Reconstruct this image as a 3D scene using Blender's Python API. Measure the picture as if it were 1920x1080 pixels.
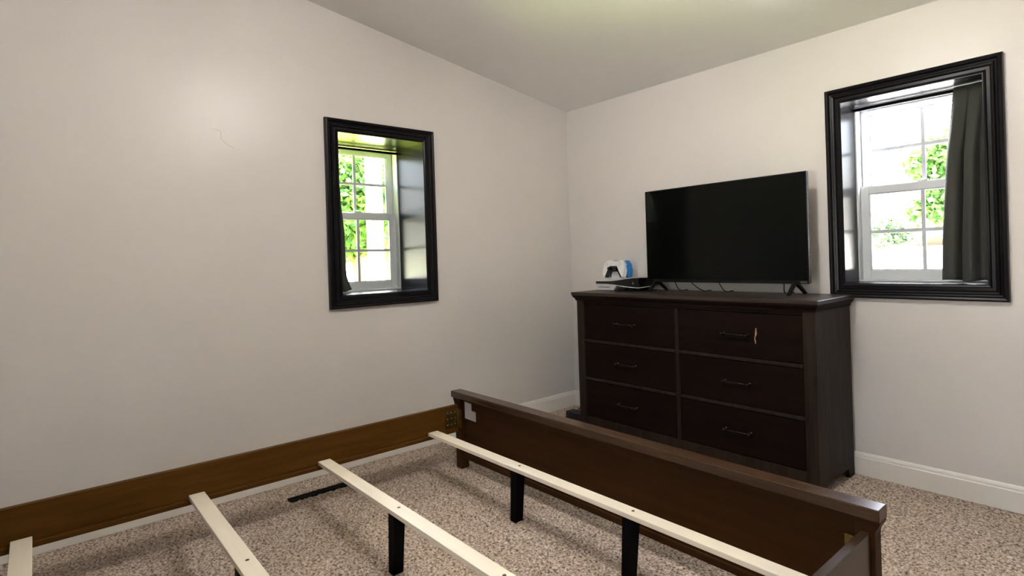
import bpy, bmesh, math, random
import numpy as np
from mathutils import Vector, Matrix

random.seed(7)
rng = np.random.default_rng(7)
scene = bpy.context.scene
for o in list(bpy.data.objects):
    bpy.data.objects.remove(o)

# ------------------------------------------------------------------ camera
YAW, PITCH, ROLL = 0.8386, -0.0005, 0.0311
FPX, PPX, PPY = 1067.59, 63.7, -57.3
CAM = Vector((3.2819, -3.2191, 1.1957))
fwd = Vector((-math.sin(YAW)*math.cos(PITCH), math.cos(YAW)*math.cos(PITCH), math.sin(PITCH)))
rgt = Vector((math.cos(YAW), math.sin(YAW), 0))
up = rgt.cross(fwd)
r2 = math.cos(ROLL)*rgt - math.sin(ROLL)*up
u2 = math.sin(ROLL)*rgt + math.cos(ROLL)*up
cd = bpy.data.cameras.new('camera')
cam = bpy.data.objects.new('camera', cd)
scene.collection.objects.link(cam)
cam.matrix_world = Matrix(((r2.x, u2.x, -fwd.x, CAM.x), (r2.y, u2.y, -fwd.y, CAM.y),
                           (r2.z, u2.z, -fwd.z, CAM.z), (0, 0, 0, 1)))
cd.sensor_width = 36
cd.lens = FPX*36/1920
cd.shift_x = -PPX/1920
cd.shift_y = PPY/1920
cd.clip_start = 0.05
cd.clip_end = 5000
scene.camera = cam

# ------------------------------------------------------------------ world, sun, exposure
SKY, SUN, LAMP = 5.6, 185.0, 200.0
w = bpy.data.worlds.new('world')
scene.world = w
w.use_nodes = True
nt = w.node_tree
bg = nt.nodes['Background']
sky = nt.nodes.new('ShaderNodeTexSky')
sky.sky_type = 'NISHITA'
sky.sun_disc = False
sky.sun_elevation = math.radians(69)
sky.sun_rotation = math.radians(-45)
sky.air_density = 1.0
sky.dust_density = 7.0
sky.ozone_density = 1.0
tint = nt.nodes.new('ShaderNodeMixRGB')      # hazy, whitish summer sky
tint.blend_type = 'MULTIPLY'
tint.inputs[0].default_value = 1.0
tint.inputs[2].default_value = (1.0, 0.97, 0.95, 1)
nt.links.new(sky.outputs[0], tint.inputs[1])
nt.links.new(tint.outputs[0], bg.inputs[0])
bg.inputs[1].default_value = SKY
sd = bpy.data.lights.new('sun', 'SUN')
sd.energy = SUN
sd.angle = math.radians(0.6)
sd.color = (1.0, 0.96, 0.9)
sun = bpy.data.objects.new('sun', sd)
scene.collection.objects.link(sun)
sun.rotation_euler = Vector((0.25, -0.25, -0.93)).to_track_quat('-Z', 'Y').to_euler()
sun.location = (-4, 4, 12)
vs = scene.view_settings
vs.view_transform = 'Standard'
vs.look = 'None'
scene.cycles.sample_clamp_indirect = 0.0
vs.exposure = 0.06
vs.gamma = 1.0
vs.use_curve_mapping = False

# ------------------------------------------------------------------ helpers
COL = scene.collection


def link(o, parent=None):
    COL.objects.link(o)
    if parent is not None:
        o.parent = parent
    return o


def empty(name, loc=(0, 0, 0)):
    o = bpy.data.objects.new(name, None)
    o.location = loc
    o.empty_display_size = 0.1
    return link(o)


def tag(o, label=None, cat=None, group=None, kind=None):
    if label:
        o['label'] = label
    if cat:
        o['category'] = cat
    if group:
        o['group'] = group
    if kind:
        o['kind'] = kind
    return o


def fin(name, bm, mat, parent=None, smooth=False, bevel=0.0, seg=2):
    """link a bmesh, given in world coordinates, as one mesh object"""
    if bevel > 0:
        bmesh.ops.bevel(bm, geom=list(bm.edges), offset=bevel, segments=seg, affect='EDGES', profile=0.5, clamp_overlap=True)
    bmesh.ops.recalc_face_normals(bm, faces=bm.faces)
    if parent is not None:
        off = Vector((0, 0, 0))
        p = parent
        while p is not None:
            off += p.location
            p = p.parent
        bmesh.ops.translate(bm, verts=bm.verts, vec=-off)
    me = bpy.data.meshes.new(name)
    bm.to_mesh(me)
    bm.free()
    me.materials.append(mat)
    if smooth:
        me.polygons.foreach_set('use_smooth', [True]*len(me.polygons))
    return link(bpy.data.objects.new(name, me), parent)


def bx(bm, lo, hi):
    x0, y0, z0 = lo
    x1, y1, z1 = hi
    v = [bm.verts.new(p) for p in ((x0, y0, z0), (x1, y0, z0), (x1, y1, z0), (x0, y1, z0),
                                   (x0, y0, z1), (x1, y0, z1), (x1, y1, z1), (x0, y1, z1))]
    for f in ((0, 3, 2, 1), (4, 5, 6, 7), (0, 1, 5, 4), (1, 2, 6, 5), (2, 3, 7, 6), (3, 0, 4, 7)):
        bm.faces.new([v[i] for i in f])
    return v


def box(name, lo, hi, mat, parent=None, bevel=0.0, seg=2):
    bm = bmesh.new()
    bx(bm, lo, hi)
    return fin(name, bm, mat, parent, bevel=bevel, seg=seg)


def prism(bm, poly, axis, lo, hi):
    """extrude a 2D polygon along axis ('x': (y,z), 'y': (x,z), 'z': (x,y))"""
    def P(a, b, t):
        return {'x': (t, a, b), 'y': (a, t, b), 'z': (a, b, t)}[axis]
    A = [bm.verts.new(P(a, b, lo)) for a, b in poly]
    B = [bm.verts.new(P(a, b, hi)) for a, b in poly]
    n = len(poly)
    bm.faces.new(A[::-1])
    bm.faces.new(B)
    for i in range(n):
        j = (i+1) % n
        bm.faces.new((A[i], A[j], B[j], B[i]))


def tube(bm, pts, rad, n=10, cap=True):
    """round tube along points; rad number or list"""
    pts = [Vector(p) for p in pts]
    if not isinstance(rad, (list, tuple)):
        rad = [rad]*len(pts)
    rings = []
    nrm = None
    for i, p in enumerate(pts):
        a = pts[max(i-1, 0)]
        b = pts[min(i+1, len(pts)-1)]
        t = (b-a).normalized()
        if nrm is None:
            nrm = t.cross(Vector((0, 0, 1)))
            if nrm.length < 1e-3:
                nrm = t.cross(Vector((1, 0, 0)))
        nrm = (nrm - t*nrm.dot(t)).normalized()
        bi = t.cross(nrm)
        rings.append([bm.verts.new(p+(nrm*math.cos(k*2*math.pi/n)+bi*math.sin(k*2*math.pi/n))*rad[i]) for k in range(n)])
    for i in range(len(rings)-1):
        for k in range(n):
            bm.faces.new((rings[i][k], rings[i][(k+1) % n], rings[i+1][(k+1) % n], rings[i+1][k]))
    if cap:
        bm.faces.new(rings[0][::-1])
        bm.faces.new(rings[-1])


def spline(pts, n=8):
    """Catmull-Rom through points"""
    P = [Vector(p) for p in pts]
    P = [P[0]*2-P[1]] + P + [P[-1]*2-P[-2]]
    out = []
    for i in range(1, len(P)-2):
        for k in range(n):
            t = k/n
            out.append(0.5*((2*P[i])+(P[i+1]-P[i-1])*t+(2*P[i-1]-5*P[i]+4*P[i+1]-P[i+2])*t*t+(3*P[i]-P[i-1]-3*P[i+1]+P[i+2])*t**3))
    out.append(P[-2])
    return out


# ------------------------------------------------------------------ materials
def mat(name, col, rough=0.5, spec=0.5, metal=0.0, noise=None, bump=None, coat=0.0, emit=None):
    """noise = (scale xyz, colour2, detail); bump = (scale xyz, strength, distance)"""
    m = bpy.data.materials.new(name)
    m.use_nodes = True
    t = m.node_tree
    b = t.nodes['Principled BSDF']
    b.inputs['Base Color'].default_value = (*col, 1)
    b.inputs['Roughness'].default_value = rough
    b.inputs['Specular IOR Level'].default_value = spec
    b.inputs['Metallic'].default_value = metal
    b.inputs['Coat Weight'].default_value = coat
    b.inputs['Coat Roughness'].default_value = 0.08
    tc = t.nodes.new('ShaderNodeTexCoord')

    def nz(sc, detail=6.0):
        mp = t.nodes.new('ShaderNodeMapping')
        mp.inputs['Scale'].default_value = sc
        t.links.new(tc.outputs['Object'], mp.inputs[0])
        n = t.nodes.new('ShaderNodeTexNoise')
        n.inputs['Scale'].default_value = 1.0
        n.inputs['Detail'].default_value = detail
        n.inputs['Roughness'].default_value = 0.6
        t.links.new(mp.outputs[0], n.inputs['Vector'])
        return n
    if noise:
        n = nz(noise[0])
        r = t.nodes.new('ShaderNodeValToRGB')
        r.color_ramp.elements[0].position = 0.32
        r.color_ramp.elements[1].position = 0.68
        r.color_ramp.elements[0].color = (*col, 1)
        r.color_ramp.elements[1].color = (*noise[1], 1)
        t.links.new(n.outputs['Fac'], r.inputs[0])
        t.links.new(r.outputs[0], b.inputs['Base Color'])
    if bump:
        n = nz(bump[0], 4.0)
        bp = t.nodes.new('ShaderNodeBump')
        bp.inputs['Strength'].default_value = bump[1]
        bp.inputs['Distance'].default_value = bump[2]
        t.links.new(n.outputs['Fac'], bp.inputs['Height'])
        t.links.new(bp.outputs[0], b.inputs['Normal'])
    if emit:
        b.inputs['Emission Color'].default_value = (*emit[0], 1)
        b.inputs['Emission Strength'].default_value = emit[1]
    return m


M = {}
M['wall'] = mat('wall_paint', (0.68, 0.645, 0.618), 0.32, 0.32, bump=((160, 160, 160), 0.10, 0.002))
M['ceiling'] = mat('ceiling_paint', (0.85, 0.84, 0.81), 0.8, 0.2, bump=((120, 120, 120), 0.08, 0.002))
M['base'] = mat('baseboard_paint', (0.80, 0.77, 0.72), 0.35)
M['black'] = mat('black_gloss_paint', (0.008, 0.008, 0.010), 0.26, 0.12, bump=((30, 30, 6), 0.04, 0.002))
M['casing'] = mat('black_casing_paint', (0.006, 0.005, 0.006), 0.3, 0.16, bump=((25, 25, 25), 0.06, 0.002))
M['vinyl'] = mat('white_vinyl', (0.60, 0.63, 0.66), 0.35)
M['gasket'] = mat('grey_muntin', (0.50, 0.52, 0.57), 0.4)
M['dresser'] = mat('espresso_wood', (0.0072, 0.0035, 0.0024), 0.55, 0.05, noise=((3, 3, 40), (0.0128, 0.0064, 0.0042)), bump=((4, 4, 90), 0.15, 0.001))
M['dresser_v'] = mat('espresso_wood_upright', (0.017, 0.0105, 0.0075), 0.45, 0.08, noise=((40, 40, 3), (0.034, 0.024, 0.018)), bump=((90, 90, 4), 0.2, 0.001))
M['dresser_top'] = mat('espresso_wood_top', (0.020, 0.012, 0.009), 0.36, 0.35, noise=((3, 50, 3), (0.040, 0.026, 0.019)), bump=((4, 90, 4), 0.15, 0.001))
M['bronze'] = mat('dark_bronze', (0.03, 0.022, 0.018), 0.35, metal=0.9)
M['bed'] = mat('walnut_stain', (0.034, 0.0132, 0.0036), 0.45, 0.07, noise=((2.5, 30, 30), (0.052, 0.0215, 0.006)), bump=((4, 60, 60), 0.08, 0.001))
M['bed_cap'] = mat('walnut_stain_gloss', (0.040, 0.018, 0.0075), 0.22, 0.5, noise=((3, 60, 60), (0.066, 0.034, 0.017)), bump=((6, 80, 80), 0.08, 0.001))  # glossier and slightly lighter than the footboard stain
M['rail'] = mat('walnut_stain_lit', (0.070, 0.0285, 0.0045), 0.45, 0.08, noise=((30, 2.5, 30), (0.108, 0.046, 0.008)), bump=((60, 4, 60), 0.08, 0.001))  # same wood as the footboard, colour lightened for the lamplight on it
M['rail_shaded'] = mat('walnut_stain_shaded', (0.026, 0.013, 0.008), 0.22, 0.5, noise=((30, 2.5, 30), (0.04, 0.021, 0.012)))  # same rail wood, colour darkened for the side turned from the lamp
M['pine'] = mat('pale_pine', (0.88, 0.79, 0.63), 0.34, 0.5, noise=((2, 40, 40), (0.91, 0.84, 0.71)), bump=((4, 90, 90), 0.08, 0.001))
M['pine_edge'] = M['pine']
M['steel_black'] = mat('black_steel', (0.002, 0.002, 0.0025), 0.6, 0.06)
M['brass'] = mat('aged_brass', (0.20, 0.13, 0.035), 0.4, metal=0.85, noise=((40, 40, 40), (0.10, 0.065, 0.02)))
M['paper'] = mat('paper_label', (0.62, 0.58, 0.58), 0.7, noise=((3, 3, 160), (0.50, 0.47, 0.47)))
M['screen'] = mat('tv_glass', (0.0025, 0.003, 0.0025), 0.10, 0.14)
M['tvplastic'] = mat('tv_plastic', (0.004, 0.004, 0.004), 0.4, 0.2)
M['tvedge'] = mat('tv_edge_silver', (0.5, 0.5, 0.53), 0.25, metal=0.9)
M['logo'] = mat('logo_grey', (0.30, 0.30, 0.31), 0.4, metal=0.5)
M['white_plastic'] = mat('white_plastic', (0.78, 0.78, 0.79), 0.4)
M['grey_plastic'] = mat('grey_plastic', (0.55, 0.54, 0.56), 0.4)
M['black_plastic'] = mat('black_gloss_plastic', (0.004, 0.004, 0.005), 0.2)
M['blue_plastic'] = mat('blue_plastic', (0.02, 0.22, 0.62), 0.38)
M['cord'] = mat('black_cord', (0.006, 0.006, 0.006), 0.5)
M['tan'] = mat('bare_wood', (0.42, 0.25, 0.14), 0.8)
M['hole'] = mat('screw_head', (0.12, 0.09, 0.06), 0.5, metal=0.6)
M['globe'] = mat('lamp_globe', (0.9, 0.9, 0.88), 0.3, emit=((1.0, 0.95, 0.90), LAMP))
M['nickel'] = mat('brushed_nickel', (0.5, 0.48, 0.45), 0.35, metal=1.0)
M['post'] = mat('white_post_paint', (0.85, 0.85, 0.84), 0.6)
M['bark'] = mat('bark', (0.10, 0.075, 0.055), 0.9, noise=((20, 20, 4), (0.17, 0.13, 0.10)), bump=((30, 30, 6), 0.6, 0.02))
M['grass'] = mat('sunny_grass', (0.24, 0.34, 0.045), 0.9, 0.1, noise=((1.2, 1.2, 1.2), (0.34, 0.43, 0.07)), bump=((25, 25, 25), 0.6, 0.05))
M['gravel'] = mat('pale_concrete', (0.64, 0.66, 0.69), 0.9, 0.2, noise=((2, 2, 2), (0.72, 0.73, 0.75)))
M['field'] = mat('pale_field', (0.42, 0.42, 0.40), 0.9, 0.1, noise=((0.3, 0.3, 0.3), (0.50, 0.50, 0.47)))


def fabric():
    m = bpy.data.materials.new('curtain_fabric')
    m.use_nodes = True
    t = m.node_tree
    b = t.nodes['Principled BSDF']
    b.inputs['Base Color'].default_value = (0.040, 0.042, 0.037, 1)
    b.inputs['Roughness'].default_value = 0.85
    b.inputs['Sheen Weight'].default_value = 0.04
    tr = t.nodes.new('ShaderNodeBsdfTranslucent')
    tr.inputs[0].default_value = (0.20, 0.16, 0.02, 1)
    mx = t.nodes.new('ShaderNodeMixShader')
    mx.inputs[0].default_value = 0.07
    out = t.nodes['Material Output']
    t.links.new(b.outputs[0], mx.inputs[1])
    t.links.new(tr.outputs[0], mx.inputs[2])
    t.links.new(mx.outputs[0], out.inputs[0])
    w_ = t.nodes.new('ShaderNodeTexWave')
    w_.inputs['Scale'].default_value = 300
    bp = t.nodes.new('ShaderNodeBump')
    bp.inputs['Strength'].default_value = 0.1
    bp.inputs['Distance'].default_value = 0.001
    t.links.new(w_.outputs['Fac'], bp.inputs['Height'])
    t.links.new(bp.outputs[0], b.inputs['Normal'])
    return m


def pane_glass():
    m = bpy.data.materials.new('window_glass')
    m.use_nodes = True
    t = m.node_tree
    t.nodes.remove(t.nodes['Principled BSDF'])
    tr = t.nodes.new('ShaderNodeBsdfTransparent')
    tr.inputs[0].default_value = (0.98, 0.99, 0.98, 1)
    gl = t.nodes.new('ShaderNodeBsdfGlossy')
    gl.inputs['Roughness'].default_value = 0.02
    fr = t.nodes.new('ShaderNodeFresnel')
    fr.inputs[0].default_value = 1.5
    mx = t.nodes.new('ShaderNodeMixShader')
    t.links.new(fr.outputs[0], mx.inputs[0])
    t.links.new(tr.outputs[0], mx.inputs[1])
    t.links.new(gl.outputs[0], mx.inputs[2])
    t.links.new(mx.outputs[0], t.nodes['Material Output'].inputs[0])
    return m


def leaf_mat(name, c1, c2):
    m = bpy.data.materials.new(name)
    m.use_nodes = True
    t = m.node_tree
    b = t.nodes['Principled BSDF']
    b.inputs['Roughness'].default_value = 0.5
    g = t.nodes.new('ShaderNodeNewGeometry')
    r = t.nodes.new('ShaderNodeValToRGB')
    r.color_ramp.elements[0].color = (*c1, 1)
    r.color_ramp.elements[1].color = (*c2, 1)
    t.links.new(g.outputs['Random Per Island'], r.inputs[0])
    t.links.new(r.outputs[0], b.inputs['Base Color'])
    tr = t.nodes.new('ShaderNodeBsdfTranslucent')
    t.links.new(r.outputs[0], tr.inputs[0])
    mx = t.nodes.new('ShaderNodeMixShader')
    mx.inputs[0].default_value = 0.45
    t.links.new(b.outputs[0], mx.inputs[1])
    t.links.new(tr.outputs[0], mx.inputs[2])
    t.links.new(mx.outputs[0], t.nodes['Material Output'].inputs[0])
    return m


def carpet_mat():
    m = bpy.data.materials.new('carpet_pile')
    m.use_nodes = True
    t = m.node_tree
    b = t.nodes['Principled BSDF']
    b.inputs['Roughness'].default_value = 0.95
    b.inputs['Specular IOR Level'].default_value = 0.1
    b.inputs['Sheen Weight'].default_value = 0.15
    tc = t.nodes.new('ShaderNodeTexCoord')

    def noise(scale, detail, rough=0.6):
        n = t.nodes.new('ShaderNodeTexNoise')
        n.inputs['Scale'].default_value = scale
        n.inputs['Detail'].default_value = detail
        n.inputs['Roughness'].default_value = rough
        t.links.new(tc.outputs['Object'], n.inputs['Vector'])
        return n
    n1 = noise(96, 3)
    r = t.nodes.new('ShaderNodeValToRGB')
    e = r.color_ramp.elements
    e[0].position, e[0].color = 0.34, (0.105, 0.072, 0.054, 1)
    e[1].position, e[1].color = 0.66, (0.80, 0.685, 0.605, 1)
    k = r.color_ramp.elements.new(0.47)
    k.color = (0.42, 0.325, 0.262, 1)
    t.links.new(n1.outputs['Fac'], r.inputs[0])
    n2 = noise(1.6, 3)
    r2_ = t.nodes.new('ShaderNodeValToRGB')
    r2_.color_ramp.elements[0].position = 0.3
    r2_.color_ramp.elements[1].position = 0.7
    r2_.color_ramp.elements[0].color = (0.86, 0.84, 0.80, 1)
    r2_.color_ramp.elements[1].color = (1.0, 1.0, 1.0, 1)
    t.links.new(n2.outputs['Fac'], r2_.inputs[0])
    mx = t.nodes.new('ShaderNodeMixRGB')
    mx.blend_type = 'MULTIPLY'
    mx.inputs[0].default_value = 1
    t.links.new(r.outputs[0], mx.inputs[1])
    t.links.new(r2_.outputs[0], mx.inputs[2])
    t.links.new(mx.outputs[0], b.inputs['Base Color'])
    bp = t.nodes.new('ShaderNodeBump')
    bp.inputs['Strength'].default_value = 0.5
    bp.inputs['Distance'].default_value = 0.006
    t.links.new(n1.outputs['Fac'], bp.inputs['Height'])
    t.links.new(bp.outputs[0], b.inputs['Normal'])
    return m


M['fabric'] = fabric()
M['glass'] = pane_glass()
M['carpet'] = carpet_mat()
M['leaf'] = leaf_mat('leaf_green', (0.03, 0.09, 0.015), (0.08, 0.16, 0.03))
M['leaf_far'] = leaf_mat('leaf_far_green', (0.08, 0.15, 0.07), (0.14, 0.20, 0.11))

# ------------------------------------------------------------------ room shell
H, SL = 2.3568, 0.1673
RX, RY = 4.6, -4.4            # right wall x, near wall y
TA, TB = 0.50, 0.34           # thickness of the two masonry walls


def hc(y):
    return H - SL*y


AY0, AY1, BX0, BX1 = -1.888, -1.323, 2.089, 2.705   # clear openings
WZ0, WZ1 = 1.005, 1.968
CX0, CX1, CZ0, CZ1 = 2.30, 2.92, 0.03, 2.03     # added glazed door in the near wall, unseen, to fill the room with daylight

# carpeted floor: gently uneven pile as a fine grid in the visible part
NX, NY = 560, 560
xs = np.linspace(0, RX, NX)
ys = np.linspace(RY, 0, NY)
gx, gy = np.meshgrid(xs, ys, indexing='ij')
gz = rng.normal(0, 0.0022, gx.shape)
gz[0, :] = gz[-1, :] = 0
gz[:, 0] = gz[:, -1] = 0
co = np.stack([gx, gy, np.minimum(gz, 0.004)-0.002], -1).reshape(-1, 3)
ii = (np.arange(NX-1)[:, None]*NY + np.arange(NY-1)[None, :]).reshape(-1)
fc = np.stack([ii, ii+NY, ii+NY+1, ii+1], 1)
me = bpy.data.meshes.new('floor')
me.vertices.add(len(co))
me.vertices.foreach_set('co', co.ravel())
me.loops.add(fc.size)
me.loops.foreach_set('vertex_index', fc.ravel().astype(np.int32))
me.polygons.add(len(fc))
me.polygons.foreach_set('loop_start', np.arange(0, fc.size, 4, dtype=np.int32))
me.update(calc_edges=True)
me.validate()
me.materials.append(M['carpet'])
floor = link(bpy.data.objects.new('floor', me))
tag(floor, kind='structure')
tag(box('floor_slab', (-TA, RY-TB, -0.3), (RX+TB, TB, -0.02), M['gravel']), kind='structure')

bm = bmesh.new()
prism(bm, [(RY-TB-4.5, hc(RY-TB-4.5)), (TB+0.45, hc(TB+0.45)), (TB+0.45, hc(TB+0.45)+0.2), (RY-TB-4.5, hc(RY-TB-4.5)+0.2)], 'x', -TA-0.45, RX+TB+0.45)  # slab overhang past the walls is added to block sun and bounced light
tag(fin('ceiling', bm, M['ceiling']), kind='structure')

bm = bmesh.new()   # wall_left with its opening
for poly in ([(RY, -0.02), (AY0, -0.02), (AY0, hc(AY0)), (RY, hc(RY))],
             [(AY1, -0.02), (TB, -0.02), (TB, hc(TB)), (AY1, hc(AY1))],
             [(AY0, -0.02), (AY1, -0.02), (AY1, WZ0), (AY0, WZ0)],
             [(AY0, WZ1), (AY1, WZ1), (AY1, hc(AY1)), (AY0, hc(AY0))]):
    prism(bm, poly, 'x', -TA, 0)
wl = tag(fin('wall_left', bm, M['wall']), kind='structure')
bm = bmesh.new()          # old plaster ridge under the paint
tube(bm, spline([(0.0, -2.53, 1.906), (-0.0, -2.504, 1.901), (0.0, -2.489, 1.891), (0.0, -2.49, 1.873), (0.0, -2.487, 1.855), (0.0, -2.464, 1.832), (0.0, -2.432, 1.815)], 5), 0.0016, 6)
fin('plaster_ridge', bm, M['wall'], wl, smooth=True)
bm = bmesh.new()
for poly in ([(0, -0.02), (BX0, -0.02), (BX0, H), (0, H)], [(BX1, -0.02), (RX, -0.02), (RX, H), (BX1, H)],
             [(BX0, -0.02), (BX1, -0.02), (BX1, WZ0), (BX0, WZ0)], [(BX0, WZ1), (BX1, WZ1), (BX1, H), (BX0, H)]):
    prism(bm, poly, 'y', 0, TB)
tag(fin('wall_far', bm, M['wall']), kind='structure')
bm = bmesh.new()
prism(bm, [(RY, -0.02), (TB, -0.02), (TB, hc(TB)), (RY, hc(RY))], 'x', RX, RX+TB)
tag(fin('wall_right', bm, M['wall']), kind='structure')
bm = bmesh.new()
HN = hc(RY)
for poly in ([(-TA, -0.02), (CX0, -0.02), (CX0, HN), (-TA, HN)], [(CX1, -0.02), (RX+TB, -0.02), (RX+TB, HN), (CX1, HN)],
             [(CX0, -0.02), (CX1, -0.02), (CX1, CZ0), (CX0, CZ0)], [(CX0, CZ1), (CX1, CZ1), (CX1, HN), (CX0, HN)]):
    prism(bm, poly, 'y', RY-TB, RY)
tag(fin('wall_near', bm, M['wall']), kind='structure')

# baseboards with a moulded top edge
BP = [(0, 0), (0.015, 0), (0.015, 0.092), (0.0115, 0.098), (0.0115, 0.104), (0.008, 0.112), (0.004, 0.117), (0, 0.118)]
bm = bmesh.new()
prism(bm, [(p, q) for p, q in BP], 'y', RY, 0)
tag(fin('baseboard_left', bm, M['base']), kind='structure')
bm = bmesh.new()
prism(bm, [(-p, q) for p, q in BP], 'x', 0.0, RX)
tag(fin('baseboard_far', bm, M['base']), kind='structure')
bm = bmesh.new()
prism(bm, [(RX-p, q) for p, q in BP], 'y', RY, 0)
tag(fin('baseboard_right', bm, M['base']), kind='structure')
for xa, xb in ((0, CX0-0.08), (CX1+0.08, RX)):
    bm = bmesh.new()
    prism(bm, [(RY+p, q) for p, q in BP], 'x', xa, xb)
    tag(fin('baseboard_near', bm, M['base']), kind='structure')

# ------------------------------------------------------------------ windows
CAS = [(0.0, -0.004), (0.0, 0.017), (0.007, 0.020), (0.011, 0.013), (0.024, 0.013), (0.030, 0.021), (0.038, 0.023),
       (0.043, 0.016), (0.050, 0.018), (0.056, 0.028), (0.064, 0.031), (0.071, 0.029), (0.073, 0.022), (0.073, -0.004)]


def build_window(name_, u0, u1, z0, z1, depth, tomap, zmid):
    """u: along the wall, d: depth outwards, z up; tomap(u,d,z) -> world. Room side is d < 0."""
    root = empty(name_, tomap((u0+u1)/2, 0, z0))
    tag(root, kind='structure')

    def bxu(name, ulo, uhi, dlo, dhi, zlo, zhi, m, parent=root, bevel=0.0):
        a = tomap(ulo, dlo, zlo)
        b = tomap(uhi, dhi, zhi)
        return box(name, [min(a[i], b[i]) for i in range(3)], [max(a[i], b[i]) for i in range(3)], m, parent, bevel)
    # casing: four mitred moulded boards
    rect = [(u0, z0), (u1, z0), (u1, z1), (u0, z1)]
    sg = [(-1, -1), (1, -1), (1, 1), (-1, 1)]
    for k in range(4):
        bm = bmesh.new()
        ends = []
        for c in (k, (k+1) % 4):
            ends.append([bm.verts.new(tomap(rect[c][0]+sg[c][0]*p, -q, rect[c][1]+sg[c][1]*p)) for p, q in CAS])
        n = len(CAS)
        for i in range(n):
            j = (i+1) % n
            bm.faces.new((ends[0][i], ends[0][j], ends[1][j], ends[1][i]))
        bm.faces.new(ends[0])
        bm.faces.new(ends[1][::-1])
        fin('casing_board', bm, M['casing'], root)
    # glossy black reveal boards
    e = 0.004
    bxu('reveal_board', u0-0.01, u0+e, -0.015, depth, z0, z1, M['black'])
    bxu('reveal_board', u1-e, u1+0.01, -0.015, depth, z0, z1, M['black'])
    bxu('reveal_board', u0+e, u1-e, -0.015, depth, z1-e, z1+0.01, M['black'])
    bxu('sill_board', u0+e, u1-e, -0.015, depth, z0-0.01, z0+e, M['black'])
    # white vinyl frame
    fd0, fd1 = depth, depth+0.11
    t = 0.012
    bxu('frame_jamb', u0, u0+t, fd0, fd1, z0, z1, M['vinyl'], bevel=0.002)
    bxu('frame_jamb', u1-t, u1, fd0, fd1, z0, z1, M['vinyl'], bevel=0.002)
    bxu('frame_head', u0+t, u1-t, fd0, fd1, z1-0.012, z1, M['vinyl'], bevel=0.002)
    bxu('frame_sill', u0+t, u1-t, fd0, fd1, z0, z0+0.010, M['vinyl'], bevel=0.002)
    a0, a1 = u0+t+0.001, u1-t-0.001

    def sash(name, d0, d1, zb, zt, rb, rt):
        s = bxu(name, a0, a0+0.042, d0, d1, zb, zt, M['vinyl'], bevel=0.003)     # stile, carries the rest
        bxu('stile', a1-0.042, a1, d0, d1, zb, zt, M['vinyl'], s, bevel=0.003)
        bxu('rail', a0+0.042, a1-0.042, d0, d1, zb, zb+rb, M['vinyl'], s, bevel=0.003)
        bxu('rail', a0+0.042, a1-0.042, d0, d1, zt-rt, zt, M['vinyl'], s, bevel=0.003)
        g0, g1, gz0, gz1 = a0+0.042, a1-0.042, zb+rb, zt-rt
        dm = (d0+d1)/2
        # stop beads round the glass
        bm = bmesh.new()
        for (p0, p1, q0, q1) in ((g0, g0+.006, gz0, gz1), (g1-.006, g1, gz0, gz1), (g0, g1, gz0, gz0+.006), (g0, g1, gz1-.006, gz1)):
            a = tomap(p0, dm-.010, q0)
            b = tomap(p1, dm-.002, q1)
            bx(bm, [min(a[i], b[i]) for i in range(3)], [max(a[i], b[i]) for i in range(3)])
        fin('glazing_bead', bm, M['vinyl'], s)
        gc, zc = (g0+g1)/2, (gz0+gz1)/2
        bxu('muntin', gc-.009, gc+.009, dm-.004, dm+.004, gz0, gz1, M['gasket'], s)
        bxu('muntin', g0, gc-.009, dm-.004, dm+.004, zc-.009, zc+.009, M['gasket'], s)
        bxu('muntin', gc+.009, g1, dm-.004, dm+.004, zc-.009, zc+.009, M['gasket'], s)
        for (p0, p1) in ((g0, gc-.009), (gc+.009, g1)):
            for (q0, q1) in ((gz0, zc-.009), (zc+.009, gz1)):
                bm = bmesh.new()
                bm.faces.new([bm.verts.new(tomap(*c)) for c in ((p0, dm, q0), (p1, dm, q0), (p1, dm, q1), (p0, dm, q1))])
                fin('pane', bm, M['glass'], s)
        return s
    lo = sash('lower_sash', depth+0.035, depth+0.065, z0+0.011, zmid, 0.052, 0.042)
    sash('upper_sash', depth+0.068, depth+0.098, zmid-0.038, z1-0.013, 0.040, 0.032)
    um = (u0+u1)/2
    bxu('sash_lock', um-.025, um+.025, depth+.040, depth+.060, zmid, zmid+0.012, M['vinyl'], lo, bevel=0.003)
    return root


DA, DB = 0.335, 0.175
build_window('window_1', AY0, AY1, WZ0, WZ1, DA, lambda u, d, z: (-d, u, z), 1.530)
build_window('window_2', BX0, BX1, WZ0, WZ1, DB, lambda u, d, z: (u, d, z), 1.530)
build_window('fill_light_door', CX0, CX1, CZ0, CZ1, DB, lambda u, d, z: (u, RY-d, z), 1.06)  # added out of view for the daylight it lets in

# curtain rods and curtains
bm = bmesh.new()
tube(bm, [(-0.305, AY0+0.005, 1.938), (-0.305, AY1-0.005, 1.938)], 0.0085, 12)
o = fin('curtain_rod', bm, M['steel_black'], smooth=True)
tag(o, 'thin black tension rod across the window with the white post outside', 'curtain rod')
bm = bmesh.new()
tube(bm, [(BX0+0.005, 0.150, 1.947), (BX1-0.005, 0.150, 1.947)], 0.0085, 12)
o = fin('curtain_rod', bm, M['steel_black'], smooth=True)
tag(o, 'thin black tension rod across the window beside the television', 'curtain rod')


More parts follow.
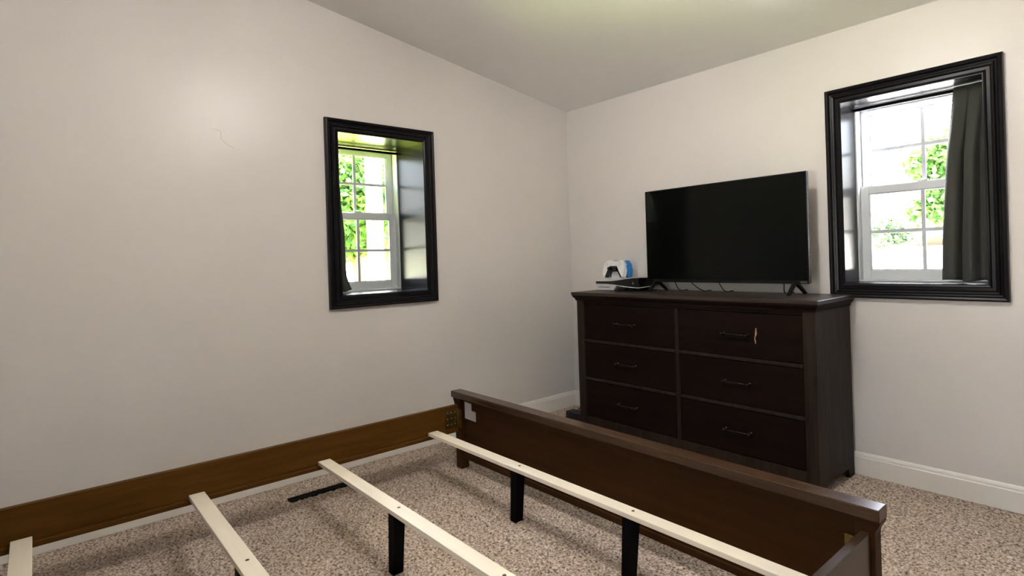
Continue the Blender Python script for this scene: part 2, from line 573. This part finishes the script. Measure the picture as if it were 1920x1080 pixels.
def curtain(name, fn, nu, nv, label):
    bm = bmesh.new()
    g = [[bm.verts.new(fn(i/nu, j/nv)) for j in range(nv+1)] for i in range(nu+1)]
    for i in range(nu):
        for j in range(nv):
            bm.faces.new((g[i][j], g[i+1][j], g[i+1][j+1], g[i][j+1]))
    o = fin(name, bm, M['fabric'], smooth=True)
    s = o.modifiers.new('thick', 'SOLIDIFY')
    s.thickness = 0.0025
    s.offset = 0
    return tag(o, label, 'curtain')


def lerp(a, b, t):
    return a+(b-a)*t


def ramp(v, table):
    for (a, p), (b, q) in zip(table, table[1:]):
        if v <= b:
            return lerp(p, q, (v-a)/(b-a))
    return table[-1][1]


def curtB(u, v):
    # v: 0 top .. 1 bottom ; u: 0 left (window side) .. 1 right (against the reveal)
    xl = ramp(v, [(0, 2.572), (0.36, 2.540), (0.78, 2.516), (1, 2.508)])
    x = lerp(xl, 2.700, u)
    ph = 2*math.pi*(2.1*u + 0.07*math.sin(v*2.4)) + 2.4
    amp = lerp(0.010, 0.034, min(1, v*2.0))
    amp *= 0.25 + 0.75*min(1, v*4)
    y = lerp(lerp(0.130, 0.100, min(1, v*3)), lerp(0.120, 0.022, min(1, v*3)), u) + amp*math.sin(ph) + 0.005*math.sin(ph*2.3+1.0+3*v)*min(1, v*4)
    x += 0.012*math.cos(ph)*(1-u)
    z = lerp(1.960, 1.017, v)
    if v > 0.97:
        z += 0.005*math.sin(u*9)+0.005
    return (min(x, 2.6995), y, z)


def curtA(u, v):
    yr = ramp(v, [(0, -1.786), (0.12, -1.772), (0.4, -1.767), (0.6, -1.748), (0.84, -1.746), (0.90, -1.742), (1, -1.712)])
    y = lerp(-1.882, yr, u)
    ph = 2*math.pi*(1.75*u)+0.2
    amp = lerp(0.010, 0.022, min(1, v*2))*(1-0.5*u)
    x = lerp(-0.290, -0.250, min(1, v*3)) + amp*math.sin(ph)
    z = lerp(1.952, 1.020, v) + (0.005*math.sin(u*7)+0.004 if v > .97 else 0)
    return (x, y, z)


curtain('curtain', curtB, 64, 60, 'dark charcoal green curtain gathered at one side of the window beside the television')
curtain('curtain', curtA, 40, 60, 'dark curtain pushed to one edge of the window with the white post outside')

# ------------------------------------------------------------------ dresser
DX0, DX1, DYF, DYB, DH = 0.508, 2.113, -0.455, -0.028, 0.95
dr = empty('dresser', ((DX0+DX1)/2, (DYF+DYB)/2, 0))
tag(dr, 'dark espresso wooden dresser with six drawers under the television', 'dresser')
# top slab and cove moulding
bm = bmesh.new()
bx(bm, (0.478, -0.480, 0.929), (2.138, DYB, DH))
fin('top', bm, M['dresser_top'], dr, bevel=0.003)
bm = bmesh.new()
prof = [(0.0, 0.892), (0.0, 0.9295), (0.022, 0.9295), (0.022, 0.922), (0.016, 0.914), (0.009, 0.906), (0.006, 0.899), (0.006, 0.892)]
loops = []
for (cx_, cy_, sx, sy) in ((DX0, DYB, -1, 0), (DX0, DYF, -1, -1), (DX1, DYF, 1, -1), (DX1, DYB, 1, 0)):
    loops.append([bm.verts.new((cx_+sx*p, cy_+sy*p, q)) for p, q in prof])
for a in range(3):
    for i in range(len(prof)):
        j = (i+1) % len(prof)
        bm.faces.new((loops[a][i], loops[a][j], loops[a+1][j], loops[a+1][i]))
bm.faces.new(loops[0])
bm.faces.new(loops[3][::-1])
fin('cove_moulding', bm, M['dresser'], dr)
# side panels with a cut-out between the feet
for xa, xb in ((DX0, DX0+0.02), (DX1-0.02, DX1)):
    bm = bmesh.new()
    prism(bm, [(DYF+0.02, 0), (DYF+0.075, 0), (DYF+0.09, 0.048), (DYB-0.075, 0.048), (DYB-0.06, 0), (DYB, 0), (DYB, 0.928), (DYF+0.02, 0.928)], 'x', xa, xb)
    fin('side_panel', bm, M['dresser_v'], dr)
box('back_panel', (DX0+0.02, DYB-0.012, 0.06), (DX1-0.02, DYB, 0.925), M['dresser'], dr)
for xa, xb in ((DX0, DX0+0.064), (DX1-0.062, DX1)):
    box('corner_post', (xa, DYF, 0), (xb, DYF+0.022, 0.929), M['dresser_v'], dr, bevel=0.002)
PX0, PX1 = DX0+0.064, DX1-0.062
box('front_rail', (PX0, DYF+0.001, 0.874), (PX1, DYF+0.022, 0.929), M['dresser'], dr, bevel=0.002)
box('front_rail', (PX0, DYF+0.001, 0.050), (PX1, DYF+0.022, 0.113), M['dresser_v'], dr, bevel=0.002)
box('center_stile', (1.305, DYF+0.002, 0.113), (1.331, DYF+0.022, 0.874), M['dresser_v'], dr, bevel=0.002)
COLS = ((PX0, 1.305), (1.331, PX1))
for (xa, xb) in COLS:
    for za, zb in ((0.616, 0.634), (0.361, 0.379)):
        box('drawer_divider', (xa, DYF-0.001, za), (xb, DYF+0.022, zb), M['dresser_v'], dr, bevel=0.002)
ROWS = ((0.634, 0.874), (0.379, 0.616), (0.113, 0.361))


def handle(parent, cx_, cz, yf):
    bm = bmesh.new()
    hw = 0.072
    tube(bm, [(cx_-hw-0.012, yf-0.026, cz), (cx_+hw+0.012, yf-0.026, cz)], 0.0048, 10)
    for s in (-1, 1):
        tube(bm, [(cx_+s*hw, yf+0.001, cz), (cx_+s*hw, yf-0.004, cz), (cx_+s*hw, yf-0.0045, cz), (cx_+s*hw, yf-0.022, cz)], [0.010, 0.009, 0.006, 0.0055], 12)
        tube(bm, [(cx_+s*hw-0.008, yf-0.026, cz), (cx_+s*hw+0.008, yf-0.026, cz)], 0.0078, 12)
    fin('handle', bm, M['bronze'], parent, smooth=True)


for ci, (xa, xb) in enumerate(COLS):
    for ri, (za, zb) in enumerate(ROWS):
        yf = DYF+0.006
        g = 0.003
        d = box('drawer', (xa+g, yf, za+g), (xb-g, DYF+0.30, zb-g), M['dresser'], dr, bevel=0.002)
        handle(d, (xa+xb)/2 + (0.002 if ci else -0.004), (za+zb)/2+(0.001 if ri < 2 else 0.002), yf)
        if ci == 1 and ri == 0:
            bm = bmesh.new()      # gouge through to the bare wood
            L = [(1.806, .795), (1.812, .793), (1.811, .782), (1.8135, .770), (1.810, .757), (1.804, .748), (1.803, .738), (1.8065, .726), (1.806, .712),
                 (1.802, .716), (1.799, .730), (1.7985, .744), (1.802, .753), (1.8025, .766), (1.8045, .780)]
            prism(bm, L, 'y', yf-0.0012, yf+0.001)
            tag(fin('gouge', bm, M['tan'], d), 'pale gouge showing bare wood')

# ------------------------------------------------------------------ television
TX0, TX1, TY, TZ0, TZ1 = 0.904, 1.972, -0.178, 1.0095, 1.610
tv = empty('television', ((TX0+TX1)/2, TY, DH))
tag(tv, 'black flat screen television standing on two splayed feet on the dresser', 'television')
box('bezel', (TX0, TY+0.001, TZ0), (TX1, TY+0.012, TZ1), M['tvplastic'], tv, bevel=0.002)
box('screen', (TX0+0.006, TY-0.0006, TZ0+0.020), (TX1-0.006, TY+0.004, TZ1-0.006), M['screen'], tv)
box('edge_trim', (TX1-0.001, TY+0.003, TZ0+0.004), (TX1+0.0012, TY+0.024, TZ1-0.002), M['tvedge'], tv)
box('lower_chin', (TX0+0.002, TY-0.0008, TZ0+0.001), (TX1-0.002, TY+0.006, TZ0+0.0195), M['tvplastic'], tv)
bm = bmesh.new()
bx(bm, (TX0+0.003, TY+0.010, TZ0+0.003), (TX1-0.003, TY+0.026, TZ1-0.003))
fin('back_shell', bm, M['tvplastic'], tv, bevel=0.004)
box('rear_housing', (TX0+0.14, TY+0.024, TZ0+0.02), (TX1-0.14, TY+0.062, TZ0+0.33), M['tvplastic'], tv, bevel=0.010)
for fx in (0.970, 1.893):
    bm = bmesh.new()
    top = (fx, TY+0.014, TZ0+0.012)
    for yy, sp in ((TY-0.060, -0.006), (TY+0.105, 0.010)):
        # each foot limb: a flat tapered bar
        a = Vector(top)
        b = Vector((fx+sp, yy, DH+0.005))
        dirv = (b-a).normalized()
        sd_ = Vector((1, 0, 0))
        n_ = dirv.cross(sd_).normalized()
        va = [bm.verts.new(a+sd_*p*0.010+n_*q*0.011) for p, q in ((-1, -1), (1, -1), (1, 1), (-1, 1))]
        vb = [bm.verts.new(b+sd_*p*0.009+n_*q*0.0055) for p, q in ((-1, -1), (1, -1), (1, 1), (-1, 1))]
        bm.faces.new(va)
        bm.faces.new(vb[::-1])
        for i in range(4):
            j = (i+1) % 4
            bm.faces.new((va[i], va[j], vb[j], vb[i]))
        bx(bm, (b.x-0.009, b.y-0.008, DH), (b.x+0.009, b.y+0.008, DH+0.006))
    fin('foot', bm, M['tvplastic'], tv, bevel=0.0015)
cu = bpy.data.curves.new('logo', 'FONT')
cu.body = 'VIZIO'
cu.size = 0.015
cu.extrude = 0.0004
cu.align_x = 'RIGHT'
tmp = bpy.data.objects.new('logo_curve', cu)
COL.objects.link(tmp)
tmp.location = (TX1-0.010, TY-0.0012, TZ0+0.005)
tmp.rotation_euler = (math.pi/2, 0, 0)
bpy.context.view_layer.update()
lm = bpy.data.meshes.new_from_object(tmp.evaluated_get(bpy.context.evaluated_depsgraph_get()))
lm.transform(tmp.matrix_world)
lm.transform(Matrix.Translation(-tv.location))
bpy.data.objects.remove(tmp)
lm.materials.clear()
lm.materials.append(M['logo'])
link(bpy.data.objects.new('logo', lm), tv)
# cables behind the television
CB = [((1.060, -0.105, 1.06), (1.072, -0.100, 0.999), (1.102, -0.095, 0.9545)),
      ((1.160, -0.105, 1.06), (1.200, -0.100, 1.000), (1.273, -0.095, 0.9545)),
      ((1.372, -0.105, 1.06), (1.394, -0.100, 1.000), (1.429, -0.095, 0.9545)),
      ((1.800, -0.108, 1.06), (1.801, -0.106, 1.000), (1.803, -0.100, 0.9545))]
CBL = ['thin black cable under the television, closest to the game console', 'long slanting black cable under the television, second from the game console',
       'short slanting black cable below the middle of the television', 'upright black cable beside the television foot near the window']
for i, (a, b, c_) in enumerate(CB):
    bm = bmesh.new()
    end = (c_[0]+0.02, -0.035, 0.954)
    tube(bm, spline([a, b, c_, end], 6), 0.0032, 8)
    tag(fin('cable', bm, M['cord'], smooth=True), CBL[i], 'cable', 'cables under the television')

# ------------------------------------------------------------------ game console
gc = empty('game_console', (0.70, -0.15, DH))
tag(gc, 'white and black game console lying flat on the dresser beside the television', 'game console')


def plate(name, zfun, th, x0, x1, y0, y1):
    bm = bmesh.new()
    nx, ny = 24, 12
    A = []
    for s in (0, 1):
        A.append([[bm.verts.new((lerp(x0, x1, i/nx), lerp(y0, y1, j/ny), zfun(i/nx, j/ny)+s*th)) for j in range(ny+1)] for i in range(nx+1)])
    for i in range(nx):
        for j in range(ny):
            bm.faces.new((A[0][i][j], A[0][i][j+1], A[0][i+1][j+1], A[0][i+1][j]))
            bm.faces.new((A[1][i][j], A[1][i+1][j], A[1][i+1][j+1], A[1][i][j+1]))
    for i in range(nx):
        bm.faces.new((A[0][i][0], A[0][i+1][0], A[1][i+1][0], A[1][i][0]))
        bm.faces.new((A[0][i][ny], A[1][i][ny], A[1][i+1][ny], A[0][i+1][ny]))
    for j in range(ny):
        bm.faces.new((A[0][0][j], A[1][0][j], A[1][0][j+1], A[0][0][j+1]))
        bm.faces.new((A[0][nx][j], A[0][nx][j+1], A[1][nx][j+1], A[1][nx][j]))
    return fin(name, bm, M['white_plastic'], gc, smooth=False)


def sm(t):
    t = max(0, min(1, t))
    return t*t*(3-2*t)


GX0, GX1, GY0, GY1 = 0.503, 0.898, -0.262, -0.040
plate('side_plate', lambda u, v: 1.015+0.026*sm((u-0.25)/0.75)*(1-0.3*v), 0.004, GX0, GX1, GY0, GY1)
plate('side_plate', lambda u, v: 0.993-0.021*sm((u-0.2)/0.8)*(1-0.4*v), 0.003, GX0, GX1, GY0, GY1)
bm = bmesh.new()
prism(bm, [(GX0+0.004, 0.996), (GX0+0.15, 0.993), (GX1-0.06, 0.976), (GX1-0.006, 0.976), (GX1-0.006, 1.039), (GX1-0.06, 1.036), (GX0+0.15, 1.016), (GX0+0.004, 1.0145)], 'y', GY0+0.006, GY1-0.004)
fin('core', bm, M['black_plastic'], gc)
bm = bmesh.new()
prism(bm, [(GX0+0.018, 0.953), (GX0+0.17, 0.953), (GX0+0.20, 0.986), (GX0+0.003, 0.992)], 'y', GY0+0.004, GY1-0.01)
dd = fin('disc_drive', bm, M['grey_plastic'], gc, bevel=0.002)
box('disc_slot', (GX0+0.030, GY0+0.0032, 0.972), (GX0+0.135, GY0+0.006, 0.9755), M['black_plastic'], dd)
bm = bmesh.new()
bx(bm, (0.74, -0.20, DH), (0.86, -0.08, 0.972))
fin('stand', bm, M['black_plastic'], gc, bevel=0.002)
bm = bmesh.new()
bx(bm, (GX0+0.03, GY0+0.02, DH), (GX0+0.15, GY1-0.03, 0.955))
fin('stand', bm, M['black_plastic'], gc, bevel=0.002)
box('usb_port', (0.838, GY0+0.0045, 0.998), (0.850, GY0+0.008, 1.004), M['logo'], gc)
box('usb_port', (0.842, GY0+0.0045, 1.008), (0.847, GY0+0.008, 1.013), M['logo'], gc)

# charging stand and two controllers
CSX, CSY, CSZ = 0.626, -0.155, 1.0235
bm = bmesh.new()
prism(bm, [(-0.045+CSX, CSZ), (0.06+CSX, CSZ), (0.045+CSX, CSZ+0.06), (-0.030+CSX, CSZ+0.06)], 'y', CSY-0.024, CSY+0.010)
o = fin('charging_stand', bm, M['white_plastic'], bevel=0.004)
tag(o, 'small white charging stand holding two controllers on the game console', 'charging stand')


def controller(name, cx_, cy_, cz, body_mat, label):
    """controller standing upright, face to -y, handles down"""
    root = empty(name, (cx_, cy_, cz))
    root.rotation_euler = (math.radians(-6), 0, math.radians(2))
    root.scale = (1.08, 1.08, 1.17)
    tag(root, label, 'controller')

    def loc(bm, nm, m, smooth=False, bevel=0.0):
        if bevel:
            bmesh.ops.bevel(bm, geom=list(bm.edges), offset=bevel, segments=3, affect='EDGES', clamp_overlap=True)
        bmesh.ops.recalc_face_normals(bm, faces=bm.faces)
        me_ = bpy.data.meshes.new(nm)
        bm.to_mesh(me_)
        bm.free()
        me_.materials.append(m)
        if smooth:
            me_.polygons.foreach_set('use_smooth', [True]*len(me_.polygons))
        return link(bpy.data.objects.new(nm, me_), root)
    # outer shell: two wings with handles and the centre touchpad band
    half = [(0.026, 0.098), (0.050, 0.101), (0.070, 0.095), (0.081, 0.075), (0.086, 0.045), (0.087, 0.018), (0.082, 0.003), (0.072, 0.0), (0.064, 0.008), (0.055, 0.030), (0.045, 0.050), (0.034, 0.062), (0.026, 0.070)]
    for s in (-1, 1):
        bm = bmesh.new()
        prism(bm, [(s*a, b) for a, b in half], 'y', -0.021, 0.017)
        loc(bm, 'grip_shell', body_mat, bevel=0.006)
    bm = bmesh.new()
    prism(bm, [(-0.0265, 0.099), (0.0265, 0.099), (0.023, 0.067), (-0.023, 0.067)], 'y', -0.019, 0.015)
    loc(bm, 'touchpad', body_mat, bevel=0.003)
    bm = bmesh.new()
    prism(bm, [(-0.030, 0.070), (0.030, 0.070), (0.040, 0.056), (0.050, 0.036), (0.060, 0.012), (0.067, 0.001), (0.060, 0.001), (0.048, 0.022), (0.038, 0.036), (0.026, 0.040), (-0.026, 0.040), (-0.038, 0.036), (-0.048, 0.022), (-0.060, 0.001), (-0.067, 0.001), (-0.060, 0.012), (-0.050, 0.036), (-0.040, 0.056)], 'y', -0.0215, 0.0165)
    loc(bm, 'inner_trim', M['black_plastic'], bevel=0.002)
    for s in (-1, 1):
        bm = bmesh.new()
        tube(bm, [(s*0.027, -0.020, 0.054), (s*0.027, -0.027, 0.054), (s*0.027, -0.034, 0.054), (s*0.027, -0.036, 0.054)], [0.007, 0.006, 0.010, 0.009], 16)
        loc(bm, 'thumbstick', M['black_plastic'])
    for dx, dz in ((0, .010), (0, -.010), (.010, 0), (-.010, 0)):
        bm = bmesh.new()
        tube(bm, [(0.052+dx, -0.0205, 0.080+dz), (0.052+dx, -0.0230, 0.080+dz)], 0.0042, 12)
        loc(bm, 'face_button', M['grey_plastic'])
        bm = bmesh.new()
        tube(bm, [(-0.052+dx*0.9, -0.0205, 0.080+dz*0.9), (-0.052+dx*0.9, -0.0230, 0.080+dz*0.9)], 0.004, 8)
        loc(bm, 'direction_button', M['grey_plastic'])
    for s in (-1, 1):
        bm = bmesh.new()
        prism(bm, [(s*0.034, 0.096), (s*0.062, 0.094), (s*0.060, 0.104), (s*0.036, 0.106)], 'y', -0.005, 0.018)
        loc(bm, 'trigger', body_mat, bevel=0.003)
    return root


controller('game_controller', 0.640, -0.205, 1.036, M['white_plastic'], 'white game controller with black trim on the charging stand')
controller('game_controller', 0.624, -0.122, 1.033, M['blue_plastic'], 'bright blue game controller behind the white controller on the charging stand')

# power strip and cord on the carpet by the dresser
ps = box('power_strip', (0.235, -0.335, 0.0), (0.445, -0.255, 0.062), M['cord'], None, bevel=0.008)
tag(ps, 'black power block on the carpet between dresser and wall', 'power strip')
bm = bmesh.new()
tube(bm, spline([(0.27, -0.335, 0.03), (0.25, -0.39, 0.012), (0.30, -0.43, 0.006), (0.40, -0.42, 0.006), (0.48, -0.40, 0.006)], 8), 0.0045, 8)
tag(fin('extension_cord', bm, M['cord'], smooth=True), 'black cord looping over the carpet from the power block', 'cord')
bm = bmesh.new()
tube(bm, spline([(0.30, -0.28, 0.062), (0.32, -0.22, 0.10), (0.38, -0.15, 0.16), (0.44, -0.08, 0.20)], 8), 0.004, 8)
tag(fin('extension_cord', bm, M['cord'], smooth=True), 'thin black cord rising from the power block to the wall', 'cord')

# ------------------------------------------------------------------ bed frame
bed = empty('bed_frame', (1.57, -2.45, 0))
tag(bed, 'bare wooden bed frame with dark footboard and four pale slats, no mattress', 'bed frame')
FX0, FX1 = 0.464, 2.676
# footboard: panel is the part, the rest are its pieces
fb = box('footboard', (FX0+0.054, -1.408, 0.075), (FX1-0.054, -1.386, 0.404), M['bed'], bed, bevel=0.002)
box('footboard_bottom_rail', (FX0+0.054, -1.418, 0.060), (FX1-0.054, -1.382, 0.088), M['bed'], fb, bevel=0.003)
for xa in (FX0, FX1-0.054):
    box('post', (xa, -1.430, 0.0), (xa+0.054, -1.378, 0.403), M['bed'], fb, bevel=0.003)
box('cap', (0.446, -1.444, 0.405), (2.694, -1.378, 0.441), M['bed_cap'], fb, bevel=0.003)
for s, xe in ((-1, FX0), (1, FX1)):        # curved corbels below the cap ends
    bm = bmesh.new()
    pts = [(xe, 0.404), (xe+s*0.016, 0.404), (xe+s*0.0155, 0.396), (xe+s*0.011, 0.386), (xe+s*0.005, 0.377), (xe+s*0.001, 0.365), (xe, 0.355)]
    prism(bm, pts, 'y', -1.432, -1.380)
    fin('corbel', bm, M['bed'], fb)
bm = bmesh.new()
prism(bm, [(.534, .385), (.600, .382), (.600, .344), (.641, .342), (.641, .288), (.533, .290)], 'y', -1.4090, -1.4078)
tag(fin('paper_label', bm, M['paper'], fb), 'white paper label with grey print')
# side rails
RZ0, RZ1 = 0.212, 0.367
for s, xi in ((-1, 0.500), (1, 2.640)):
    xa, xb = (xi-0.026, xi) if s < 0 else (xi, xi+0.026)
    r = box('side_rail', (xa, -3.50, RZ0), (xb, -1.431, RZ1), M['rail'] if s < 0 else M['rail_shaded'], bed, bevel=0.002)  # lit wood colour on the left rail, shaded one on the right
    xc, xd = (xi, xi+0.018) if s < 0 else (xi-0.018, xi)
    box('ledge', (xc, -3.48, RZ0), (xd, -1.52, RZ0+0.022), M['rail'] if s < 0 else M['bed'], r, bevel=0.004)
    # brass corner bracket with screws
    bm = bmesh.new()
    x1, x2 = (xi, xi+0.003) if s < 0 else (xi-0.003, xi)
    bx(bm, (x1, -1.520, 0.246), (x2, -1.438, 0.346))
    x3, x4 = (xi, xi+0.030) if s < 0 else (xi-0.046, xi)
    bx(bm, (x3, -1.4345, 0.236), (x4, -1.4305, 0.342))
    tube(bm, [((x1+x2)/2-s*0.006, -1.4375, 0.238), ((x1+x2)/2-s*0.006, -1.4375, 0.342)], 0.0055, 10)
    for yy in (-1.505, -1.480, -1.455):
        for zz in (0.262, 0.296, 0.330):
            xm = xi - s*0.003
            tube(bm, [(xm, yy, zz), (xm-s*0.0022, yy, zz)], [0.006, 0.003], 8)
    fin('bracket', bm, M['brass'], r)
# slats with two steel legs each
SLZ0, SLZ1 = 0.2345, 0.2525
for ya in (-1.635, -2.233, -2.765, -3.305):
    yb = ya+0.058
    sl = box('slat', (0.509, ya, SLZ0), (2.632, yb, SLZ1), M['pine'], bed, bevel=0.0015)
    for lx in (1.255, 1.915):
        ym = (ya+yb)/2
        bm = bmesh.new()
        # folded steel leg: face plate and flange, slightly splayed
        t0, t1 = Vector((lx, ym, SLZ0)), Vector((lx-0.018, ym-0.002, 0.0))
        for (ox0, ox1, oy0, oy1) in ((-0.023, 0.023, -0.027, -0.023), (-0.023, -0.019, -0.023, 0.020), (0.019, 0.023, -0.023, 0.020)):
            q = [(ox0, oy0), (ox1, oy0), (ox1, oy1), (ox0, oy1)]
            T = [bm.verts.new(t0+Vector((a, b, 0))) for a, b in q]
            B = [bm.verts.new(t1+Vector((a*0.82, b*0.9, 0))) for a, b in q]
            bm.faces.new(T)
            bm.faces.new(B[::-1])
            for i in range(4):
                bm.faces.new((T[i], T[(i+1) % 4], B[(i+1) % 4], B[i]))
        bx(bm, (t1.x-0.019, t1.y-0.024, 0), (t1.x+0.019, t1.y+0.018, 0.004))
        fin('leg', bm, M['steel_black'], sl)
        bm = bmesh.new()
        tube(bm, [(lx+0.004, ym+0.004, SLZ1-0.001), (lx+0.004, ym+0.004, SLZ1+0.0008)], 0.0062, 12)
        fin('screw', bm, M['hole'], sl)
# headboard end that carries the rails, behind the camera's view
hb = box('headboard', (FX0+0.054, -3.545, 0.16), (FX1-0.054, -3.52, 0.70), M['bed'], bed, bevel=0.002)
for xa in (FX0, FX1-0.054):
    box('post', (xa, -3.556, 0.0), (xa+0.054, -3.501, 0.75), M['bed'], hb, bevel=0.003)

# floor register
fr = empty('floor_register', (0.238, -2.13, 0))
tag(fr, 'narrow black metal floor register sunk in the carpet beside the bed rail', 'floor register')
bm = bmesh.new()
for lo, hi in (((0.209, -2.285, -0.01), (0.215, -1.975, 0.003)), ((0.259, -2.285, -0.01), (0.265, -1.975, 0.003)),
               ((0.215, -2.285, -0.01), (0.259, -2.275, 0.003)), ((0.215, -1.985, -0.01), (0.259, -1.975, 0.003))):
    bx(bm, lo, hi)
fin('register_frame', bm, M['steel_black'], fr)
box('register_pan', (0.215, -2.275, -0.012), (0.259, -1.985, 0.0020), M['steel_black'], fr)
for i in range(13):
    y = -2.262+i*0.022
    box('louver', (0.216, y-0.002, 0.0015), (0.258, y+0.002, 0.0035), M['steel_black'], fr)

# ------------------------------------------------------------------ ceiling lamp (above the picture)
LX, LY = 2.16, -2.02
lz = hc(LY)
cl = empty('ceiling_lamp', (LX, LY, lz))
tag(cl, 'nickel ceiling lamp with three round white globes', 'lamp')
bm = bmesh.new()
tube(bm, [(LX, LY, lz+0.01), (LX, LY, lz-0.03), (LX, LY, lz-0.04)], [0.075, 0.075, 0.05], 24)
fin('canopy', bm, M['nickel'], cl)
bm = bmesh.new()
tube(bm, [(LX, LY, lz-0.03), (LX, LY, lz-0.14)], 0.012, 12)
fin('stem', bm, M['nickel'], cl, smooth=True)
for k in range(3):
    a = math.radians(70+120*k)
    ex, ey = LX+0.12*math.cos(a), LY+0.12*math.sin(a)
    bm = bmesh.new()
    tube(bm, spline([(LX, LY, lz-0.13), (LX+0.06*math.cos(a), LY+0.06*math.sin(a), lz-0.125), (ex, ey, lz-0.15), (ex, ey, lz-0.175)], 6), 0.008, 8)
    tube(bm, [(ex, ey, lz-0.16), (ex, ey, lz-0.19)], [0.02, 0.024], 14)
    ar = fin('arm', bm, M['nickel'], cl, smooth=True)
    bm = bmesh.new()
    bmesh.ops.create_uvsphere(bm, u_segments=16, v_segments=10, radius=0.05, matrix=Matrix.Translation((ex, ey, lz-0.235)))
    fin('globe', bm, M['globe'], ar, smooth=True)

# ------------------------------------------------------------------ outdoors
GZ = -0.35
bm = bmesh.new()
bx(bm, (-2500, -2500, GZ-0.3), (2500, 2500, GZ-0.1))
tag(fin('field', bm, M['field']), 'pale sunlit open ground beyond the trees', 'field')
tag(box('lawn', (-24, -22, GZ-0.1), (-0.5, 6.0, GZ), M['grass']), 'sunny green lawn outside the window with the white post', 'lawn')
tag(box('driveway', (-0.5, 0.34, GZ-0.1), (14, 16, GZ), M['gravel']), 'pale concrete yard outside the window beside the television', 'driveway')


def tree(x, y, trunk_r, blobs, nleaf, leaf, label, m, group='trees outside the windows'):
    root = empty('tree', (x, y, GZ))
    tag(root, label, 'tree', group)
    zt = max(b[2] for b in blobs)
    bm = bmesh.new()
    tube(bm, spline([(x, y, GZ+0.022), (x+0.06, y, GZ+1.0), (x-0.03, y+0.05, GZ+2.2), (x, y, zt)], 5), [trunk_r*lerp(1.1, 0.45, i/15) for i in range(16)], 10)
    for (bx_, by_, bz_, br) in blobs:
        zs = max(GZ+1.2, bz_-br*1.3)
        tube(bm, spline([(x, y, zs-0.3), ((x+bx_)/2, (y+by_)/2, (zs+bz_)/2), (bx_, by_, bz_)], 4), [trunk_r*lerp(0.45, 0.12, i/8) for i in range(9)], 6)
    fin('trunk', bm, M['bark'], root, smooth=True)
    tot = sum(b[3]**2 for b in blobs)
    V = []
    for (bx_, by_, bz_, br) in blobs:
        n = int(nleaf*br*br/tot)
        d = rng.normal(size=(n, 3))
        d /= np.linalg.norm(d, axis=1)[:, None]
        rr = br*rng.uniform(0.35, 1.0, n)**0.6
        c_ = np.array([bx_, by_, bz_])+d*rr[:, None]*np.array([1, 1, 0.85])
        a = rng.normal(size=(n, 3))
        a /= np.linalg.norm(a, axis=1)[:, None]
        b = np.cross(a, rng.normal(size=(n, 3)))
        b /= np.linalg.norm(b, axis=1)[:, None]
        s = leaf*rng.uniform(0.7, 1.3, n)[:, None]
        V.append(np.stack([c_-a*s, c_+b*s*0.55, c_+a*s, c_-b*s*0.55], 1).reshape(-1, 3))
    V = np.concatenate(V) - np.array([x, y, GZ])
    nf = len(V)//4
    me_ = bpy.data.meshes.new('foliage')
    me_.vertices.add(len(V))
    me_.vertices.foreach_set('co', V.ravel())
    me_.loops.add(nf*4)
    me_.loops.foreach_set('vertex_index', np.arange(nf*4, dtype=np.int32))
    me_.polygons.add(nf)
    me_.polygons.foreach_set('loop_start', np.arange(0, nf*4, 4, dtype=np.int32))
    me_.update(calc_edges=True)
    me_.materials.append(m)
    f = link(bpy.data.objects.new('foliage', me_), root)
    tag(f, kind='stuff')
    return root


x, y = -8.62, 2.01
tree(x, y, 0.16, [(-8.53, 1.89, 3.06, 0.9), (-8.42, 2.19, 2.84, 0.8), (-8.31, 1.83, 2.41, 0.9), (-8.66, 1.70, 2.72, 0.8), (-8.38, 2.02, 1.91, 0.7), (-8.70, 1.80, 1.70, 0.6)], 5200, 0.085,
     'leafy green tree with broad bright crown behind the white post', M['leaf'])
x, y = -11.04, 3.91
tree(x, y, 0.12, [(-10.85, 3.87, 3.64, 0.6), (-10.97, 4.02, 1.93, 0.7), (-10.94, 3.94, 2.80, 0.7)], 1600, 0.09,
     'narrow green tree on the far side of the white post', M['leaf'])
x, y = 0.70, 8.49
tree(x, y, 0.16, [(0.51, 8.36, 2.66, 0.42), (0.28, 8.32, 2.58, 0.26), (0.61, 8.42, 2.37, 0.4), (0.60, 8.15, 1.82, 0.34), (0.32, 8.19, 1.75, 0.28), (0.81, 8.50, 1.90, 0.6), (0.91, 8.46, 2.61, 0.7)], 3000, 0.085,
     'leafy tree with low green boughs outside the window beside the television', M['leaf'])
x, y = -4.44, 21.60
tree(x, y, 0.14, [(-4.48, 21.58, 2.13, 0.55), (-4.14, 21.69, 1.98, 0.4), (-4.59, 21.56, 1.50, 0.6), (-3.91, 21.77, 1.51, 0.4), (-3.48, 21.88, 1.62, 0.5)], 1500, 0.11,
     'small pale green far tree across the concrete yard', M['leaf_far'])
# white porch post outside the left window
p = Vector((-2.671, -0.401, 0))
pp = empty('porch_post', (p.x, p.y, GZ))
tag(pp, 'square white porch post outside the window', 'post')
box('shaft', (p.x-0.07, p.y-0.07, GZ+0.2), (p.x+0.07, p.y+0.07, 2.9), M['post'], pp, bevel=0.006)
box('plinth', (p.x-0.10, p.y-0.10, GZ), (p.x+0.10, p.y+0.10, GZ+0.2), M['post'], pp, bevel=0.006)
